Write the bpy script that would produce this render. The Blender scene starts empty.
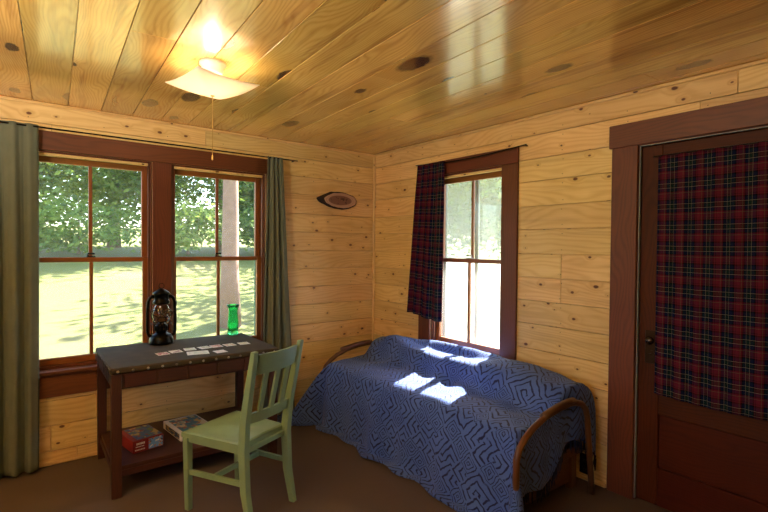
import bpy, bmesh, math, random
from mathutils import Vector, Matrix, noise
random.seed(7)
PI = math.pi
scene = bpy.context.scene
COL = scene.collection
R = math.radians

# ---------------------------------------------------------------- camera
cam_d = bpy.data.cameras.new('camera'); cam = bpy.data.objects.new('camera', cam_d); COL.objects.link(cam)
cam_d.sensor_width = 36; cam_d.lens = 36*477.4/768; cam_d.clip_start = .05; cam_d.clip_end = 300
yaw, pitch, roll = R(51.945), R(-1.035), R(0.502)
fwd = Vector((math.cos(yaw)*math.cos(pitch), math.sin(yaw)*math.cos(pitch), math.sin(pitch)))
rt = Vector((math.sin(yaw), -math.cos(yaw), 0)); up = rt.cross(fwd)
r2 = rt*math.cos(roll)+up*math.sin(roll); u2 = up*math.cos(roll)-rt*math.sin(roll)
M = Matrix((r2, u2, -fwd)).transposed().to_4x4(); M.translation = Vector((-2.826, -3.772, 1.4405))
cam.matrix_world = M
scene.camera = cam
# ---------------------------------------------------------------- world, sun, exposure
SUN_DIR = Vector((1, .33, .93)).normalized()          # towards the sun
w = bpy.data.worlds.new('sky'); scene.world = w; w.use_nodes = True
nt = w.node_tree; nt.nodes.clear()
sky = nt.nodes.new('ShaderNodeTexSky'); sky.sky_type = 'NISHITA'; sky.sun_disc = False
sky.sun_elevation = math.asin(SUN_DIR.z); sky.sun_rotation = math.atan2(SUN_DIR.x, SUN_DIR.y)
bg = nt.nodes.new('ShaderNodeBackground'); bg.inputs['Strength'].default_value = .62
wo = nt.nodes.new('ShaderNodeOutputWorld')
nt.links.new(sky.outputs[0], bg.inputs[0]); nt.links.new(bg.outputs[0], wo.inputs[0])
sd = bpy.data.lights.new('sun', 'SUN'); sd.energy = 27; sd.angle = R(.6); sd.color = (1, .95, .86)
so = bpy.data.objects.new('sun', sd); COL.objects.link(so)
so.rotation_euler = SUN_DIR.to_track_quat('Z', 'Y').to_euler(); so.location = (6, 2, 8)
LAMP_L = 170; FILL_W = 92
vs = scene.view_settings
vs.view_transform = 'Standard'; vs.look = 'None'; vs.gamma = 1; vs.use_curve_mapping = False; vs.exposure = .92

# ---------------------------------------------------------------- material helpers
class NT:
    def __init__(s, name):
        s.m = bpy.data.materials.new(name); s.m.use_nodes = True; s.t = s.m.node_tree
        s.b = s.t.nodes['Principled BSDF']; s.out = s.t.nodes['Material Output']
    def n(s, typ, **k):
        x = s.t.nodes.new('ShaderNode'+typ)
        for a, v in k.items(): setattr(x, a, v)
        return x
    def put(s, sock, v):
        if hasattr(v, 'is_output') or isinstance(v, bpy.types.NodeSocket): s.t.links.new(v, sock)
        else: sock.default_value = v
    def math(s, op, a, b=0., c=None, clamp=False):
        x = s.n('Math', operation=op, use_clamp=clamp); s.put(x.inputs[0], a); s.put(x.inputs[1], b)
        if c is not None: s.put(x.inputs[2], c)
        return x.outputs[0]
    def mix(s, f, a, b, mode='MIX'):
        x = s.n('Mix', data_type='RGBA', blend_type=mode); s.put(x.inputs[0], f); s.put(x.inputs[6], a); s.put(x.inputs[7], b)
        return x.outputs[2]
    def sep(s, v):
        x = s.n('SeparateXYZ'); s.put(x.inputs[0], v); return x.outputs
    def comb(s, a, b, c=0.):
        x = s.n('CombineXYZ'); s.put(x.inputs[0], a); s.put(x.inputs[1], b); s.put(x.inputs[2], c); return x.outputs[0]
    def noise(s, v, scale, detail=3, rough=.5, dist=0.):
        x = s.n('TexNoise'); s.put(x.inputs['Vector'], v); x.inputs['Scale'].default_value = scale
        x.inputs['Detail'].default_value = detail; x.inputs['Roughness'].default_value = rough; x.inputs['Distortion'].default_value = dist
        return x.outputs[0]
    def ramp(s, f, stops, interp='LINEAR'):
        x = s.n('ValToRGB'); s.put(x.inputs[0], f); cr = x.color_ramp; cr.interpolation = interp
        while len(cr.elements) < len(stops): cr.elements.new(.5)
        for e, (p, c) in zip(cr.elements, stops):
            e.position = p; e.color = c if len(c) == 4 else (*c, 1)
        return x.outputs[0]
    def step(s, v, a, b):
        x = s.n('MapRange', interpolation_type='SMOOTHSTEP'); s.put(x.inputs[0], v); s.put(x.inputs[1], a); s.put(x.inputs[2], b)
        return x.outputs[0]
    def bump(s, h, strength=.3, dist=.002):
        x = s.n('Bump'); x.inputs['Strength'].default_value = strength; x.inputs['Distance'].default_value = dist
        s.put(x.inputs['Height'], h); s.put(s.b.inputs['Normal'], x.outputs[0])

def rgb(h):   # sRGB hex to linear
    v = [int(h[i:i+2], 16)/255 for i in (0, 2, 4)]
    return tuple(((c+.055)/1.055)**2.4 if c > .04 else c/12.92 for c in v)+(1,)

def wood(name, light, dark, knotc, rough=.45, knots=1., var=.25, grain=1., kscale=4.6, coat=0., streak=0., ring_f=330., kr=.22, kstretch=.62):
    t = NT(name)
    uv = t.n('UVMap').outputs[0]; u, v, _ = t.sep(uv)
    at = t.n('Attribute', attribute_name='rnd').outputs['Fac']
    p = t.comb(u, v, t.math('MULTIPLY', at, 9.))
    # knots
    vor = t.n('TexVoronoi', voronoi_dimensions='2D'); t.put(vor.inputs['Vector'], t.comb(t.math('MULTIPLY', u, kstretch), t.math('ADD', v, t.math('MULTIPLY', at, 3.7))))
    vor.inputs['Scale'].default_value = kscale
    d, c = vor.outputs['Distance'], vor.outputs['Color']
    cr, cg, _ = t.sep(c)
    rad = t.math('MULTIPLY', t.math('MAXIMUM', t.math('SUBTRACT', cr, 1-.55*knots), 0.), kr)
    wob = t.math('MULTIPLY', t.math('SUBTRACT', t.noise(p, 40, 2), .5), .05)
    dd = t.math('ADD', d, wob)
    kn = t.math('SUBTRACT', 1., t.step(dd, t.math('MULTIPLY', rad, .6), t.math('ADD', rad, .004)))
    kn = t.math('MULTIPLY', kn, t.math('GREATER_THAN', rad, .004))
    halo = t.math('SUBTRACT', 1., t.step(dd, rad, t.math('MULTIPLY', rad, 4.)))
    halo = t.math('MULTIPLY', halo, t.math('GREATER_THAN', rad, .02))
    # grain
    bend = t.math('MULTIPLY', t.noise(t.comb(t.math('MULTIPLY', u, 1.1), t.math('MULTIPLY', v, 4.), t.math('MULTIPLY', at, 9.)), 1.0, 2), .34)
    vv = t.math('ADD', t.math('ADD', v, bend), t.math('MULTIPLY', halo, .03))
    ring = t.math('SINE', t.math('MULTIPLY', vv, ring_f))
    ring = t.math('MULTIPLY_ADD', ring, .5, .5)
    fine = t.noise(t.comb(t.math('MULTIPLY', u, 3.), t.math('MULTIPLY', v, 150.), at), 1., 3)
    blot = t.noise(p, 2.2, 3)
    f = t.math('ADD', t.math('ADD', t.math('MULTIPLY', t.math('POWER', ring, 2.), .26*grain), t.math('MULTIPLY', fine, .35*grain)), t.math('MULTIPLY', t.math('SUBTRACT', blot, .35), .8), clamp=True)
    col = t.mix(f, light, dark)
    if streak:
        sn = t.noise(t.comb(t.math('MULTIPLY', u, .9), t.math('MULTIPLY', v, 14.), t.math('MULTIPLY', at, 5.)), 1., 4, .6)
        col = t.mix(t.math('MULTIPLY', t.step(sn, .5, .72), streak), col, rgb('8a4a1c'))
    col = t.mix(t.math('MULTIPLY', halo, .35), col, dark)
    col = t.mix(t.math('MULTIPLY', kn, .97), col, t.mix(cg, knotc, tuple(min(1, k*1.5) for k in knotc[:3])+(1,)))
    hsv = t.n('HueSaturation'); t.put(hsv.inputs['Color'], col)
    t.put(hsv.inputs['Value'], t.math('ADD', 1-var/2, t.math('MULTIPLY', at, var)))
    t.put(hsv.inputs['Hue'], t.math('ADD', .49, t.math('MULTIPLY', t.math('FRACT', t.math('MULTIPLY', at, 7.3)), .018)))
    t.put(t.b.inputs['Base Color'], hsv.outputs[0])
    t.b.inputs['Roughness'].default_value = rough
    if coat: t.b.inputs['Coat Weight'].default_value = coat; t.b.inputs['Coat Roughness'].default_value = .13; t.b.inputs['Coat IOR'].default_value = 1.65 if coat > .5 else 1.5
    t.bump(t.math('ADD', fine, t.math('MULTIPLY', ring, .4)), .12, .001)
    return t.m

def plain(name, col, rough=.5, metal=0., var=.2, scale=30, bump=.1):
    t = NT(name); tc = t.n('TexCoord').outputs['Object']
    n = t.noise(tc, scale, 4)
    a = tuple(c*(1-var) for c in col[:3])+(1,); b = tuple(min(1, c*(1+var)) for c in col[:3])+(1,)
    t.put(t.b.inputs['Base Color'], t.mix(n, a, b)); t.b.inputs['Roughness'].default_value = rough; t.b.inputs['Metallic'].default_value = metal
    if bump: t.bump(n, bump, .002)
    return t.m

def plaid(name):
    t = NT(name); uv = t.n('UVMap').outputs[0]; u, v, _ = t.sep(uv)
    P = .112
    red, navy, grn, wht, blk = rgb('641e30'), rgb('121a3a'), rgb('162c2a'), rgb('a9a58e'), rgb('0a0b12')
    st = [(0, red), (.08, blk), (.10, red), (.16, blk), (.22, navy), (.36, blk), (.39, wht), (.405, blk), (.44, grn), (.56, blk), (.60, wht), (.615, navy), (.76, blk), (.80, red), (.87, rgb('70704a')), (.885, red)]
    a = t.ramp(t.math('FRACT', t.math('DIVIDE', u, P)), st, 'CONSTANT'); b = t.ramp(t.math('FRACT', t.math('DIVIDE', v, P)), st, 'CONSTANT')
    tw = t.math('MULTIPLY_ADD', t.math('SINE', t.math('MULTIPLY', t.math('ADD', u, v), 2600.)), .15, .5)
    t.put(t.b.inputs['Base Color'], t.mix(tw, a, b)); t.b.inputs['Roughness'].default_value = .9
    t.b.inputs['Specular IOR Level'].default_value = .1
    t.bump(tw, .1, .001)
    tr = t.n('BsdfTranslucent'); t.put(tr.inputs[0], t.mix(tw, a, b)); mx = t.n('MixShader'); mx.inputs[0].default_value = .22
    t.t.links.new(t.b.outputs[0], mx.inputs[1]); t.t.links.new(tr.outputs[0], mx.inputs[2]); t.t.links.new(mx.outputs[0], t.out.inputs[0])
    return t.m

def cloth(name, col, trans=.2):
    t = NT(name); uv = t.n('UVMap').outputs[0]
    n = t.noise(uv, 9, 3); k = t.noise(uv, 900, 1)
    c = t.mix(n, tuple(x*.82 for x in col[:3])+(1,), tuple(x*1.15 for x in col[:3])+(1,))
    t.put(t.b.inputs['Base Color'], c); t.b.inputs['Roughness'].default_value = .9; t.bump(k, .2, .0008)
    tr = t.n('BsdfTranslucent'); t.put(tr.inputs[0], c); mx = t.n('MixShader'); mx.inputs[0].default_value = trans
    t.t.links.new(t.b.outputs[0], mx.inputs[1]); t.t.links.new(tr.outputs[0], mx.inputs[2]); t.t.links.new(mx.outputs[0], t.out.inputs[0])
    return t.m

def maze(name):
    t = NT(name); uv = t.n('UVMap').outputs[0]
    mp = t.n('Mapping'); t.put(mp.inputs[0], uv); mp.inputs['Rotation'].default_value = (0, 0, R(45)); mp.inputs['Scale'].default_value = (1/.098,)*3
    nd = t.n('VectorMath', operation='ADD'); t.put(nd.inputs[0], mp.outputs[0])
    nz = t.n('TexNoise'); t.put(nz.inputs['Vector'], mp.outputs[0]); nz.inputs['Scale'].default_value = 1.4
    sc = t.n('VectorMath', operation='SCALE'); t.put(sc.inputs[0], nz.outputs['Color']); sc.inputs['Scale'].default_value = .42
    t.put(nd.inputs[1], sc.outputs[0])
    x, y, _ = t.sep(nd.outputs[0])
    fx, fy = t.math('FRACT', x), t.math('FRACT', y)
    wn = t.n('TexWhiteNoise', noise_dimensions='2D'); t.put(wn.inputs['Vector'], t.comb(t.math('FLOOR', x), t.math('FLOOR', y)))
    h = wn.outputs['Value']; h2 = t.sep(wn.outputs['Color'])[1]
    fl = t.math('GREATER_THAN', h, .5)
    gx = t.math('ABSOLUTE', t.math('SUBTRACT', fx, fl))                 # corner choice
    f2 = t.math('GREATER_THAN', h2, .5); gy = t.math('ABSOLUTE', t.math('SUBTRACT', fy, f2))
    dm = t.math('MAXIMUM', gx, gy)
    # opposite corner gives the inner L
    dm2 = t.math('MAXIMUM', t.math('SUBTRACT', 1., gx), t.math('SUBTRACT', 1., gy))
    d = t.math('MINIMUM', dm, dm2)
    h3 = t.sep(wn.outputs['Color'])[2]
    sq = t.math('MULTIPLY', 2., t.math('MAXIMUM', t.math('ABSOLUTE', t.math('SUBTRACT', fx, .5)), t.math('ABSOLUTE', t.math('SUBTRACT', fy, .5))))
    pick = t.math('LESS_THAN', h3, .3); pk2 = t.math('GREATER_THAN', h3, .72)
    dm = t.math('ADD', t.math('MULTIPLY', sq, pick), t.math('MULTIPLY', dm, t.math('SUBTRACT', 1., pick)))
    dm = t.math('ADD', t.math('MULTIPLY', dm2, pk2), t.math('MULTIPLY', dm, t.math('SUBTRACT', 1., pk2)))
    wv = t.math('ABSOLUTE', t.math('SUBTRACT', t.math('FRACT', t.math('MULTIPLY', dm, 3.)), .5))
    line = t.math('SUBTRACT', 1., t.step(wv, .09, .19))
    worn = t.noise(uv, 26, 4)
    base = t.mix(t.noise(uv, 5, 3), rgb('3f62bc'), rgb('6a8ad0'))
    base = t.mix(t.math('MULTIPLY', t.noise(uv, 140, 2), .5), base, rgb('26387a'))
    c = t.mix(t.math('MULTIPLY', line, t.step(worn, .2, .45)), base, rgb('101a4a'))
    t.put(t.b.inputs['Base Color'], c); t.b.inputs['Roughness'].default_value = .92; t.b.inputs['Sheen Weight'].default_value = .1
    t.bump(t.math('ADD', t.math('MULTIPLY', line, -.6), t.noise(uv, 500, 2)), .35, .0015)
    return t.m

def carpet():
    t = NT('brown_carpet'); tc = t.n('TexCoord').outputs['Object']
    a = t.noise(tc, 220, 3, .7); b = t.noise(tc, 1.6, 3)
    c = t.mix(a, rgb('40322c'), rgb('7e6a5e')); c = t.mix(t.math('MULTIPLY', b, .35), c, rgb('3a2a20'))
    t.put(t.b.inputs['Base Color'], c); t.b.inputs['Roughness'].default_value = .95; t.bump(a, .8, .006)
    return t.m

def glass_mat(name, tint=(1, 1, 1, 1), dirt=0.):
    t = NT(name); t.t.nodes.remove(t.b)
    tr = t.n('BsdfTransparent'); tr.inputs[0].default_value = tint
    gl = t.n('BsdfGlossy'); gl.inputs['Roughness'].default_value = .02
    fr = t.n('LayerWeight'); fr.inputs[0].default_value = .5
    f = t.math('MULTIPLY_ADD', t.math('POWER', fr.outputs['Facing'], 5.), .9, .05)
    mx = t.n('MixShader'); t.t.links.new(f, mx.inputs[0]); t.t.links.new(tr.outputs[0], mx.inputs[1]); t.t.links.new(gl.outputs[0], mx.inputs[2])
    last = mx
    if dirt:
        df = t.n('BsdfTranslucent'); df.inputs[0].default_value = (.9, .92, .9, 1)
        m2 = t.n('MixShader'); tc = t.n('TexCoord').outputs['Object']
        t.put(m2.inputs[0], t.math('MULTIPLY', t.noise(tc, 3, 4), dirt*2)); t.t.links.new(mx.outputs[0], m2.inputs[1]); t.t.links.new(df.outputs[0], m2.inputs[2]); last = m2
    t.t.links.new(last.outputs[0], t.out.inputs[0])
    return t.m

PINE = wood('pale_pine', rgb('f6d896'), rgb('c8984c'), rgb('5a3218'), .42, 1.15, .2, 1.0, 8.5, ring_f=210., streak=.22, kr=.17)
CEIL = wood('varnished_pine', rgb('ffd67a'), rgb('c08a36'), rgb('3a1608'), .24, 1.15, .40, 1.05, 2.6, .9, streak=.55, kr=.30, kstretch=.5)
TRIM = wood('red_brown_stained_wood', rgb('784020'), rgb('42200e'), rgb('2a0f08'), .5, .3, .1, .9, 4)
DOORW = wood('door_stain', rgb('542408'), rgb('2c1004'), rgb('1c0804'), .55, .25, .1, .9, 4)
DOORW.node_tree.nodes['Principled BSDF'].inputs['Specular IOR Level'].default_value = .2
SASHW = wood('honey_stained_wood', rgb('a0622c'), rgb('6a3616'), rgb('2a0f08'), .35, .2, .12, .7)
DESKW = wood('dark_oak', rgb('4e2816'), rgb('28120a'), rgb('180a06'), .5, .2, .12, .9)
ARMW = wood('arm_wood', rgb('6e4624'), rgb('38200f'), rgb('2a0f08'), .35, .1, .1, .8)
GREENP = plain('sage_green_paint', rgb('84a07a'), .42, 0, .12, 14)
GREENC = cloth('olive_curtain_cloth', rgb('747a66'), .12)
PLAID = plaid('tartan_cloth')
MAZE = maze('indigo_maze_cloth')
CARPET = carpet()
GLASS = glass_mat('window_glass', (.98, .985, .97, 1), .05)
BLACKM = plain('black_metal', rgb('15130f'), .35, .8, .3, 60)
DARKM = plain('dark_bronze', rgb('3a2a1c'), .4, .8, .3, 60)
STEEL = plain('dull_steel', rgb('9a9a96'), .35, .9)
GALV = plain('storm_frame_paint', rgb('8f9a96'), .5)
GREENFR = plain('storm_edge_green', rgb('4b7a62'), .5)
LEATH = plain('worn_black_oilcloth', rgb('423826'), .8, 0, .5, 12, .6); LEATH.node_tree.nodes['Principled BSDF'].inputs['Specular IOR Level'].default_value = .25
STUD = plain('tack_metal', rgb('b0b0a8'), .3, .9)
WHITEP = plain('white_enamel', rgb('e8e2d8'), .4)
CARDW = plain('card_edge', rgb('e4e2e4'), .6)
BLACKP = plain('black_plastic', rgb('0c0b0b'), .35)
FUR = plain('navy_yarn', rgb('161c3a'), .95)
MATT = plain('mattress_ticking', rgb('8d8f97'), .9)

# ---------------------------------------------------------------- mesh helpers
class MB:
    def __init__(s): s.v = []; s.f = []; s.uv = []; s.r = []; s.mi = []
    def face(s, pts, uvs=None, rnd=0., mi=0):
        i = len(s.v); s.v += [tuple(p) for p in pts]; s.f.append(list(range(i, i+len(pts)))); s.uv.append(uvs or [(0, 0)]*len(pts)); s.r.append(rnd); s.mi.append(mi)
    def box(s, lo, hi, axis=None, bevel=0., mi=0, rnd=None, mat=None):
        """box with UVs running along its long axis"""
        lo = list(lo); hi = list(hi)
        for k in range(3):
            if lo[k] > hi[k]: lo[k], hi[k] = hi[k], lo[k]
        d = [hi[k]-lo[k] for k in range(3)]
        if axis is None: axis = d.index(max(d))
        rn = random.random() if rnd is None else rnd; ou, ov = random.random()*20, random.random()*20
        b = min(bevel, min(d)*.45)
        def P(x, y, z): 
            p = Vector((x, y, z)); return mat @ p if mat else p
        o = [k for k in range(3) if k != axis]
        for k in range(3):
            a1, a2 = [q for q in range(3) if q != k]
            for sgn in (0, 1):
                c = [0, 0, 0]; c[k] = hi[k] if sgn else lo[k]
                q = []
                for (s1, s2) in ((0, 0), (1, 0), (1, 1), (0, 1)):
                    cc = c[:]; cc[a1] = hi[a1]-b if s1 else lo[a1]+b; cc[a2] = hi[a2]-b if s2 else lo[a2]+b; q.append(cc)
                if (sgn == 0) ^ (k == 1): q.reverse()
                if k == axis: uvs = [(ou+c2[o[0]], ov+c2[o[1]]) for c2 in q]
                else:
                    oth = a1 if a2 == axis else a2
                    uvs = [(ou+c2[axis], ov+c2[oth]+.37*k) for c2 in q]
                s.face([P(*c2) for c2 in q], uvs, rn, mi)
        if b > 0:   # edge chamfers and corners
            for k in range(3):
                a1, a2 = [q for q in range(3) if q != k]
                for s1 in (0, 1):
                    for s2 in (0, 1):
                        e1 = hi[a1] if s1 else lo[a1]; i1 = e1+(-b if s1 else b); e2 = hi[a2] if s2 else lo[a2]; i2 = e2+(-b if s2 else b)
                        q = []
                        for kk, (x1, x2) in ((lo[k]+b, (e1, i2)), (hi[k]-b, (e1, i2)), (hi[k]-b, (i1, e2)), (lo[k]+b, (i1, e2))):
                            c = [0, 0, 0]; c[k] = kk; c[a1] = x1; c[a2] = x2; q.append(c)
                        s.face([P(*c) for c in q], [(ou+c[axis], ov+c[o[0]]) for c in q], rn, mi)
            for sx in (0, 1):
                for sy in (0, 1):
                    for sz in (0, 1):
                        e = [hi[0] if sx else lo[0], hi[1] if sy else lo[1], hi[2] if sz else lo[2]]
                        i = [e[0]+(-b if sx else b), e[1]+(-b if sy else b), e[2]+(-b if sz else b)]
                        q = [(e[0], i[1], i[2]), (i[0], e[1], i[2]), (i[0], i[1], e[2])]
                        s.face([P(*c) for c in q], [(ou+c[axis], ov) for c in q], rn, mi)
        return s
    def tube(s, path, rad, n=10, cap=True, mi=0, flat=1., upv=None, closed=False):
        path = [Vector(p) for p in path]; m = len(path); rn = random.random(); ou = random.random()*20
        rads = rad if isinstance(rad, (list, tuple)) else [rad]*m
        rings = []; L = 0; prev = None; Ls = []
        for i, p in enumerate(path):
            if closed: d = (path[(i+1) % m]-path[i-1]).normalized()
            else: d = (path[min(i+1, m-1)]-path[max(i-1, 0)]).normalized()
            if prev is None:
                h = Vector(upv) if upv else (Vector((0, 0, 1)) if abs(d.z) < .9 else Vector((1, 0, 0)))
                a = d.cross(h).normalized()
            else: a = (prev-d*prev.dot(d)).normalized()
            prev = a; b = d.cross(a)
            if i: L += (p-path[i-1]).length
            Ls.append(L)
            rings.append([p+(a*math.cos(2*PI*k/n)+b*math.sin(2*PI*k/n)*flat)*rads[i] for k in range(n)])
        base = len(s.v)
        for r in rings: s.v += [tuple(q) for q in r]
        for i in range(m if closed else m-1):
            j = (i+1) % m
            for k in range(n):
                k2 = (k+1) % n
                s.f.append([base+i*n+k, base+i*n+k2, base+j*n+k2, base+j*n+k]); s.r.append(rn); s.mi.append(mi)
                l2 = Ls[j] if j else Ls[-1]+.01
                s.uv.append([(ou+Ls[i], k*.01), (ou+Ls[i], (k+1)*.01), (ou+l2, (k+1)*.01), (ou+l2, k*.01)])
        if cap and not closed:
            for i in (0, m-1):
                q = [base+i*n+k for k in range(n)]; 
                if i == 0: q.reverse()
                s.f.append(q); s.r.append(rn); s.mi.append(mi); s.uv.append([(ou, 0)]*n)
        return s
    def lathe(s, prof, c, n=32, mi=0):
        base = len(s.v); m = len(prof); cx, cy, cz = c
        for r, z in prof:
            s.v += [(cx+r*math.cos(2*PI*k/n), cy+r*math.sin(2*PI*k/n), cz+z) for k in range(n)]
        for i in range(m-1):
            for k in range(n):
                k2 = (k+1) % n
                s.f.append([base+i*n+k, base+i*n+k2, base+(i+1)*n+k2, base+(i+1)*n+k]); s.r.append(0); s.mi.append(mi)
                s.uv.append([(k/n, i/m), ((k+1)/n, i/m), ((k+1)/n, (i+1)/m), (k/n, (i+1)/m)])
        return s
    def grid(s, fn, nu, nv, uvfn=None, mi=0, closed_u=False):
        base = len(s.v)
        for j in range(nv+1):
            for i in range(nu+1): s.v.append(tuple(fn(i/nu, j/nv)))
        for j in range(nv):
            for i in range(nu):
                a = base+j*(nu+1)+i
                s.f.append([a, a+1, a+nu+2, a+nu+1]); s.r.append(0); s.mi.append(mi)
                g = uvfn or (lambda a, b: (a, b))
                s.uv.append([g(i/nu, j/nv), g((i+1)/nu, j/nv), g((i+1)/nu, (j+1)/nv), g(i/nu, (j+1)/nv)])
        return s
    def build(s, name, mats, parent=None, loc=(0, 0, 0), smooth=False, merge=False, solid=0., sub=0, rotz=0., clip=None):
        me = bpy.data.meshes.new(name); me.from_pydata(s.v, [], s.f)
        ul = me.uv_layers.new(name='UVMap'); i = 0
        for uvs in s.uv:
            for q in uvs: ul.data[i].uv = q; i += 1
        at = me.attributes.new('rnd', 'FLOAT', 'FACE'); at.data.foreach_set('value', s.r)
        me.polygons.foreach_set('material_index', s.mi)
        if not isinstance(mats, (list, tuple)): mats = [mats]
        for m_ in mats: me.materials.append(m_)
        if merge or clip:
            bm = bmesh.new(); bm.from_mesh(me)
            if merge:
                bmesh.ops.remove_doubles(bm, verts=bm.verts, dist=1e-5); bmesh.ops.recalc_face_normals(bm, faces=bm.faces)
            for co, no in clip or []:
                bmesh.ops.bisect_plane(bm, geom=bm.verts[:]+bm.edges[:]+bm.faces[:], plane_co=co, plane_no=no, clear_outer=True)
            bm.to_mesh(me); bm.free()
        if smooth:
            me.polygons.foreach_set('use_smooth', [True]*len(me.polygons))
        me.update()
        o = bpy.data.objects.new(name, me); COL.objects.link(o); o.location = loc; o.rotation_euler = (0, 0, rotz)
        if parent: o.parent = parent
        if solid: md = o.modifiers.new('thickness', 'SOLIDIFY'); md.thickness = solid; md.offset = 0
        if sub: md = o.modifiers.new('smooth', 'SUBSURF'); md.levels = sub; md.render_levels = sub
        return o

def tag(o, label=None, cat=None, group=None, kind=None):
    if label: o['label'] = label
    if cat: o['category'] = cat
    if group: o['group'] = group
    if kind: o['kind'] = kind
    return o
def empty(name, loc=(0, 0, 0), rz=0., **k):
    o = bpy.data.objects.new(name, None); COL.objects.link(o); o.location = loc; o.rotation_euler = (0, 0, rz); o.empty_display_size = .1
    return tag(o, **k)
def S(o): return tag(o, kind='structure')
def arcpts(c, r, a0, a1, n, plane='xz'):
    out = []
    for i in range(n+1):
        a = a0+(a1-a0)*i/n; q = (r*math.cos(a), r*math.sin(a))
        out.append(Vector((c[0]+q[0], c[1], c[2]+q[1])) if plane == 'xz' else Vector((c[0]+q[0], c[1]+q[1], c[2])))
    return out

# ---------------------------------------------------------------- room shell
H = 2.35; TH = .14
X0, Y0 = -4.35, -4.95            # far sides of the room (behind and left of the camera)
WZ0, WZ1 = .62, 2.045            # window openings
WA = [(-2.76, -2.015), (-1.885, -1.14)]
WB = (-1.56, -.82)
DR = (-3.335, -2.52)
LINES = [-.06, .09, .255, .42, .585, .75, .925, 1.085, 1.245, 1.405, 1.57, 1.73, 1.90, 2.055, 2.215, 2.42]

def wall(name, axis, pos, out, a0, a1, opens):
    """boards on the inner face plus a solid body behind; axis: the horizontal direction it runs along"""
    m = MB(); bt = .018
    def put(u0, u1, z0, z1, d0, d1, **k):
        lo, hi = ((u0, pos+out*d0, z0), (u1, pos+out*d1, z1)) if axis == 'x' else ((pos+out*d0, u0, z0), (pos+out*d1, u1, z1))
        m.box(lo, hi, axis=0 if axis == 'x' else 1, **k)
    for i in range(len(LINES)-1):
        z0, z1 = LINES[i]+.0018, LINES[i+1]-.0018
        cuts = [(a0, a1)]
        for (o0, o1, oz0, oz1) in opens:
            if z1 > oz0 and z0 < oz1:
                # keep the strip of board above / below the opening
                if z0 < oz0: put(o0, o1, z0, oz0, 0, bt, bevel=.002)
                if z1 > oz1: put(o0, o1, oz1, z1, 0, bt, bevel=.002)
                new = []
                for c in cuts:
                    if o0 > c[0] and o1 < c[1]: new += [(c[0], o0), (o1, c[1])]
                    elif o0 <= c[0] < o1 < c[1]: new.append((o1, c[1]))
                    else: new.append(c)
                cuts = new
        for c in cuts:
            rr = random.Random(i*7+int(c[0]*100)); L = c[1]-c[0]
            if axis == 'y' and 1.08 < z0 < 1.3 and c[0] < -2.035 < c[1] and c[1] < 0:
                put(c[0], -2.036, z0, z1, 0, bt, bevel=.002); put(-2.034, c[1], z0, z1, 0, bt, bevel=.002)
            elif L > 1.6:
                j = c[0]+L*rr.uniform(.35, .65); put(c[0], j-.001, z0, z1, 0, bt, bevel=.002); put(j+.001, c[1], z0, z1, 0, bt, bevel=.002)
            else: put(c[0], c[1], z0, z1, 0, bt, bevel=.002)
        for q in range(14):
            u = (-.68 if axis == 'x' else -2.035)+.41*(q-10)+.41
            for c in cuts:
                if c[0]+.02 < u < c[1]-.02 and u > -4.2:
                    for zz in (z0+.028, z1-.028):
                        du = rr.uniform(-.006, .006); lo_, hi_ = u+du-.0022, u+du+.0022
                        a_, b_ = ((lo_, pos-out*.0004, zz-.0022), (hi_, pos+out*.001, zz+.0022)) if axis == 'x' else ((pos-out*.0004, lo_, zz-.0022), (pos+out*.001, hi_, zz+.0022))
                        m.box(a_, b_, mi=1)
    # body
    us = sorted({a0, a1, *[o[0] for o in opens], *[o[1] for o in opens]})
    for u0, u1 in zip(us, us[1:]):
        zs = [(-.06, 2.42)]
        for (o0, o1, oz0, oz1) in opens:
            if o0 <= u0 and u1 <= o1: zs = [(z0, z1) for z0, z1 in ((-.06, oz0), (oz1, 2.42)) if z1 > z0+.001]
        for z0, z1 in zs: put(u0, u1, z0, z1, bt+.0005, TH)
    o = m.build(name, [PINE, DARKM]); return S(o)

wall('wall_back', 'x', 0, 1, X0-TH, TH, [(a, b, WZ0, WZ1) for a, b in WA])
wall('wall_right', 'y', 0, 1, Y0-TH, -.0005, [(WB[0], WB[1], WZ0, WZ1), (DR[0]-.02, DR[1]+.02, -.1, 2.05)])
LW = (-3.6, -2.4)
wall('wall_left', 'y', X0, -1, Y0-TH, -.0005, [(LW[0], LW[1], .9, 2.0)])
FWS = []
wall('wall_front', 'x', Y0, -1, X0, 0, [(a, b, .8, 2.05) for a, b in FWS])
m = MB(); m.box((X0-TH, Y0-TH, -.06), (TH, TH, 0)); S(m.build('floor', CARPET))
# ceiling planks, laid a few degrees off square
m = MB(); rz = -R(3.4)
def rot(p): return Matrix.Rotation(rz, 4, 'Z') @ Vector(p)
base_x = -2.705-.187*10
for i in range(27):
    x0 = base_x+.187*i+.002; x1 = x0+.187-.004
    cuts = sorted([-6.2, .6]+([random.uniform(-3.6, -.8)] if i % 3 == 0 else []))
    for y0, y1 in zip(cuts, cuts[1:]):
        m.box((x0, y0+.001, H), (x1, y1-.001, H+.02), axis=1, bevel=.0012, mat=Matrix.Rotation(rz, 4, 'Z'))
m.box((X0-TH, Y0-TH, H+.021), (TH, TH, H+.06))
S(m.build('ceiling', CEIL, clip=[((.02, 0, 0), (1, 0, 0)), ((X0-.02, 0, 0), (-1, 0, 0)), ((0, .02, 0), (0, 1, 0)), ((0, Y0-.02, 0), (0, -1, 0))]))
m = MB(); m.box((X0-.9, Y0-.9, 2.425), (1.33, .85, 2.52)); S(m.build('roof', plain('roof_boards', rgb('8a7a66'), .8)))
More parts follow.
